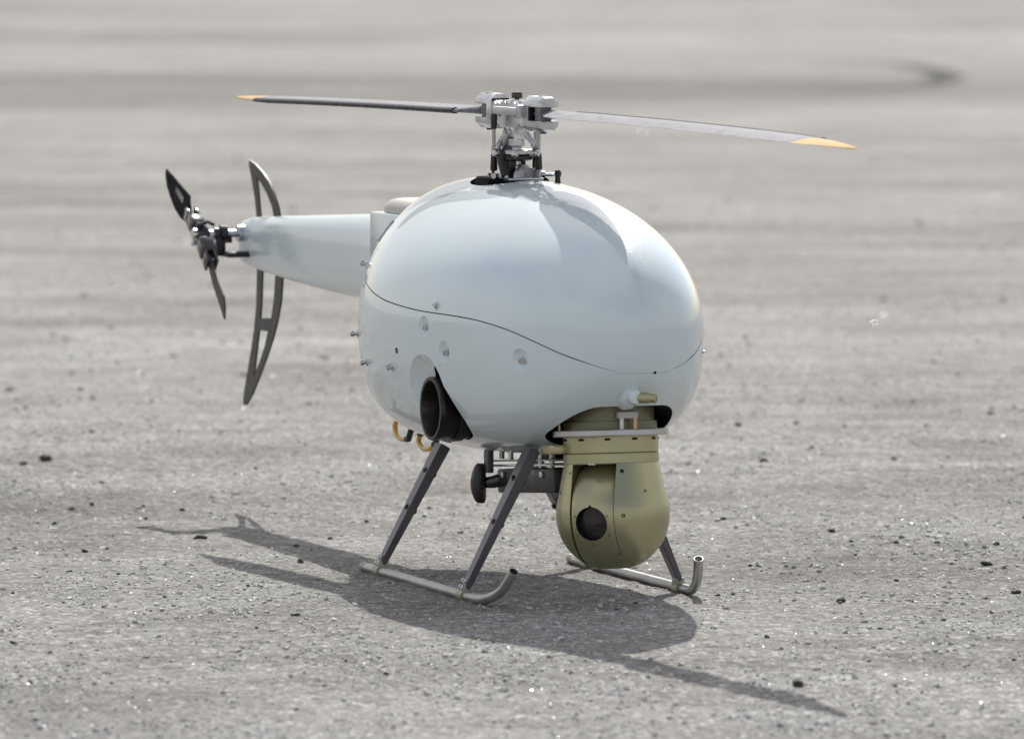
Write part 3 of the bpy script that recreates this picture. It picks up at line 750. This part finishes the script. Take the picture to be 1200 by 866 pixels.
# tyre mark: a dark ring scuffed on the distant ground
mpT = n.new('ShaderNodeMapping'); mpT.inputs['Location'].default_value = (-.99 / .8, -20.6 / 2.6, 0); mpT.inputs['Scale'].default_value = (1 / .8, 1 / 2.6, 1); l.new(t.outputs['Object'], mpT.inputs[0])
sx_ = n.new('ShaderNodeSeparateXYZ'); l.new(mpT.outputs[0], sx_.inputs[0])
def mth(op, a, b2=None):
    q = n.new('ShaderNodeMath'); q.operation = op
    for i_, v_ in enumerate([a, b2]):
        if v_ is None: continue
        if isinstance(v_, (int, float)): q.inputs[i_].default_value = v_
        else: l.new(v_, q.inputs[i_])
    return q.outputs[0]
rad_ = mth('SQRT', mth('ADD', mth('MULTIPLY', sx_.outputs[0], sx_.outputs[0]), mth('MULTIPLY', sx_.outputs[1], sx_.outputs[1])))
off_ = mth('ABSOLUTE', mth('SUBTRACT', mth('ADD', rad_, mth('MULTIPLY', noi(.8, 3), .12)), 1.06))
band = ramp(off_, [(.0, 1), (.06, .9), (.12, 0)])
east = ramp(mth('ADD', mth('MULTIPLY', sx_.outputs[0], .5), .5), [(.3, 0), (.6, .28), (.88, .5), (.96, 1)])
mk = mth('MULTIPLY', mth('MULTIPLY', band, east), ramp(noi(5, 4, .6, (1, .4, 1)), [(.3, .55), (.6, 1)]))
c_ = mul(c_, ramp(mk, [(0, 1), (1, .12)]))
l.new(c_, pb.inputs['Base Color']); pb.inputs['Roughness'].default_value = .72; pb.inputs['Specular IOR Level'].default_value = .07
rr1 = ramp(sp.outputs[1], [(0, .35), (.08, .55), (.2, .8)]); l.new(rr1, pb.inputs['Roughness'])
bp1 = n.new('ShaderNodeBump'); bp1.inputs['Strength'].default_value = .8; bp1.inputs['Distance'].default_value = .003; l.new(noi(260, 4, .7), bp1.inputs['Height'])
bp2 = n.new('ShaderNodeBump'); bp2.inputs['Strength'].default_value = .5; bp2.inputs['Distance'].default_value = .01; l.new(noi(38, 4, .6), bp2.inputs['Height']); l.new(bp1.outputs[0], bp2.inputs['Normal'])
l.new(bp2.outputs[0], pb.inputs['Normal'])
gme = np_mesh('ground', co, quads, [gm])
go = bpy.data.objects.new('ground', gme); col.objects.link(go); go['kind'] = 'structure'; go['label'] = 'pale grey gritty hard ground'

# ------------------------------------------------------------------ loose stones
sm = bpy.data.materials.new('stone_grey'); sm.use_nodes = True
n2, l2 = sm.node_tree.nodes, sm.node_tree.links; b2_ = n2['Principled BSDF']
at = n2.new('ShaderNodeAttribute'); at.attribute_name = 'tone'
rr_ = n2.new('ShaderNodeValToRGB'); e = rr_.color_ramp.elements; e[0].color = (.035, .033, .032, 1); e[1].color = (.62, .615, .60, 1); e.new(.35).color = (.15, .145, .14, 1); e.new(.6).color = (.33, .325, .31, 1)
l2.new(at.outputs['Fac'], rr_.inputs[0]); l2.new(rr_.outputs[0], b2_.inputs['Base Color']); b2_.inputs['Roughness'].default_value = .62; b2_.inputs['Specular IOR Level'].default_value = .4
ph = (1 + 5 ** .5) / 2
IV = np.array([(-1, ph, 0), (1, ph, 0), (-1, -ph, 0), (1, -ph, 0), (0, -1, ph), (0, 1, ph), (0, -1, -ph), (0, 1, -ph), (ph, 0, -1), (ph, 0, 1), (-ph, 0, -1), (-ph, 0, 1)]); IV /= np.linalg.norm(IV[0])
IF = np.array([(0, 11, 5), (0, 5, 1), (0, 1, 7), (0, 7, 10), (0, 10, 11), (1, 5, 9), (5, 11, 4), (11, 10, 2), (10, 7, 6), (7, 1, 8), (3, 9, 4), (3, 4, 2), (3, 2, 6), (3, 6, 8), (3, 8, 9), (4, 9, 5), (2, 4, 11), (6, 2, 10), (8, 6, 7), (9, 8, 1)])
def scatter(name, pts, rad, tone, flat, mats, jit=.25, smooth_=False, lift=.25):
    N = len(pts); v = np.repeat(IV[None], N, 0) * (1 + rng.uniform(-jit, jit, (N, 12, 1)))
    v *= np.stack([rng.uniform(.8, 1.4, N), rng.uniform(.7, 1.1, N), rng.uniform(*flat, N)], 1)[:, None, :] * rad[:, None, None]
    a = rng.uniform(0, 2 * np.pi, N); ca, sa = np.cos(a)[:, None], np.sin(a)[:, None]
    x = v[..., 0] * ca - v[..., 1] * sa; y = v[..., 0] * sa + v[..., 1] * ca
    tilt = rng.normal(0, .3, (N, 1)); z = v[..., 2] + x * tilt * .6
    zg = relief(pts[:, 0], pts[:, 1], np.full(N, .004))
    v = np.stack([x + pts[:, :1], y + pts[:, 1:2], z + (zg + rad * lift * .6)[:, None]], -1).reshape(-1, 3)
    f = (IF[None] + (np.arange(N) * 12)[:, None, None]).reshape(-1, 3)
    me = np_mesh(name, v, f, mats, smooth_, np.repeat(tone, 12))
    o = bpy.data.objects.new(name, me); col.objects.link(o); return o
def field(N, dmin=6.2, dmax=11.5, pw=1.0):
    u = rng.uniform(0, 1, N); d = (dmin ** (-pw) + u * (dmax ** (-pw) - dmin ** (-pw))) ** (-1 / pw)
    return np.stack([rng.uniform(-1, 1, N) * d * .079, d - CAM_D], 1)
pts = field(46000, 6.3, 11.0, 1.0)
rad = rng.lognormal(math.log(.0012), .5, len(pts)).clip(.0005, .0042)
dn = vnoise(pts[:, 0] / .16, pts[:, 1] / .4, 31) * .6 + vnoise(pts[:, 0] / .05, pts[:, 1] / .1, 33) * .4
kk = rng.uniform(0, 1, len(pts)) < np.clip((dn - .28) * 2.6, .08, 1); pts, rad = pts[kk], rad[kk]
tone = rng.beta(2.2, 1.7, len(pts)); tone = .36 + .64 * tone; tone[rng.uniform(0, 1, len(pts)) < .03] *= .15
keep = ~((rad > .002) & (np.hypot(pts[:, 0], pts[:, 1]) < .3)); pts, rad, tone = pts[keep], rad[keep], tone[keep]
o = scatter('gravel', pts, rad, tone, (.45, .9), [sm]); o['kind'] = 'stuff'; o['label'] = 'fine loose grit covering the ground'
# far scatter: coarser stones that blur into specks
pts = field(2200, 10.5, 30, 1.0); rad = rng.lognormal(math.log(.0026), .45, len(pts)).clip(.0012, .008); tone = .3 + .7 * rng.uniform(0, 1, len(pts)); tone[rng.uniform(0, 1, len(pts)) < .05] = .08
o = scatter('gravel', pts, rad, tone, (.5, .9), [sm]); o['kind'] = 'stuff'; o['label'] = 'scattered grit farther back'
# quartz and glass chips that glint in the sun
qm = mat('quartz_chip', (.80, .80, .78), .30, metal=.25, spec=1.0)
pts = field(6500, 6.3, 22, 1.0); rad = rng.lognormal(math.log(.0008), .35, len(pts)).clip(.0004, .0022) * (1 + .08 * np.clip(pts[:, 1] - 2, 0, 12))
o = scatter('quartz_chips', pts, rad, np.ones(len(pts)), (.3, .7), [qm], .35); o['kind'] = 'stuff'; o['label'] = 'tiny pale glinting chips in the grit'

# individual stones
dm = mat('dark_stone', (.045, .042, .040), .7, var=(90, .4), bump=(400, .5))
def stone_mesh(seed):
    b = MB(); bmesh.ops.create_icosphere(b.bm, subdivisions=2, radius=1)
    for v in b.bm.verts:
        p = v.co * 1.3 + Vector((seed * 9.1, 0, 0)); k = 1 + .45 * mnoise.noise(p) + .18 * mnoise.noise(p * 2.7)
        v.co *= k; v.co.z *= .72
    me = b.mesh('stone', dm, 1); me.set_sharp_from_angle(angle=R(18)); return me
smesh = [stone_mesh(i) for i in range(7)]
def stone(x, y, r, label, group=None, sx=1.2, k=None):
    o = bpy.data.objects.new('stone', smesh[random.randrange(7) if k is None else k]); col.objects.link(o)
    z = float(relief(np.array([x]), np.array([y]), np.array([.004]))[0])
    o.location = (x, y, z + r * .35); o.scale = (r * sx, r, r); o.rotation_euler = (random.uniform(-.3, .3), random.uniform(-.3, .3), random.uniform(0, 6.28) if sx < 1.3 else random.uniform(-.3, .3))
    o['label'] = label; o['category'] = 'stone'
    if group: o['group'] = group
    return o
random.seed(5)
stone(.293, -1.034, .0062, 'dark brown stone lying just beyond the end of the long blade shadow')
stone(-.655, 1.56, .0080, 'dark stone with a smaller one beside it, far left, level with the exhaust hoses')
stone(-.682, 1.50, .0050, 'smaller flat dark stone touching the far left pair')
stone(-.388, .462, .0046, 'flat black stone at the far end of the tail boom shadow', sx=2.0)
stone(.355, 1.602, .0062, 'round dark stone right of the camera ball, out in the blurred ground')
stone(.569, .132, .0048, 'flat dark stone near the right edge of the ground, farther of the two there', sx=1.6)
stone(.58, -.171, .0045, 'dark stone at the right edge nearer the camera', sx=1.5)
stone(.402, .536, .0040, 'small dark stone between the right skid tip and the right edge')
stone(-.254, .162, .0040, 'small dark stone between the two shadow streaks left of the skid')
stone(.375, -.262, .0050, 'small black stone with a crumb beside it right of the skid shadow')
def px_ground(px, py):
    D = CAM_H * PX / (py + 145.0); return ((px - 600) / PX * D, D - CAM_D)
small = [(80, 596), (215, 597), (172, 608), (125, 646), (345, 745 - 20), (96, 649), (430, 612), (497, 606), (388, 634), (64, 617), (166, 592), (108, 587), (345, 640), (505, 596), (342, 722), (297, 737), (80, 755), (20, 792), (1098, 637), (1052, 640), (1000, 638), (930, 705), (984, 706), (1108, 725), (1085, 805), (1070, 470), (955, 525), (990, 500), (1050, 540), (867, 500), (1108, 860), (1140, 778), (880, 665), (1050, 682), (1170, 640), (700, 620), (850, 610), (260, 512), (105, 512), (1165, 486), (935, 497), (1115, 537), (1190, 770), (40, 850), (345, 834), (12, 700), (150, 690), (290, 690), (590, 800), (700, 845), (860, 700), (900, 745), (1020, 770), (1160, 700), (1005, 655), (1075, 705), (560, 755), (450, 790)]
for i, (px, py) in enumerate(small):
    x, y = px_ground(px + random.uniform(-3, 3), py + random.uniform(-2, 2))
    D = y + CAM_D
    stone(x, y, random.uniform(.0019, .0034) * (D / 8) ** 1.3, 'small dark crumb of stone lying loose on the pale gritty ground', 'small dark stones scattered over the ground')
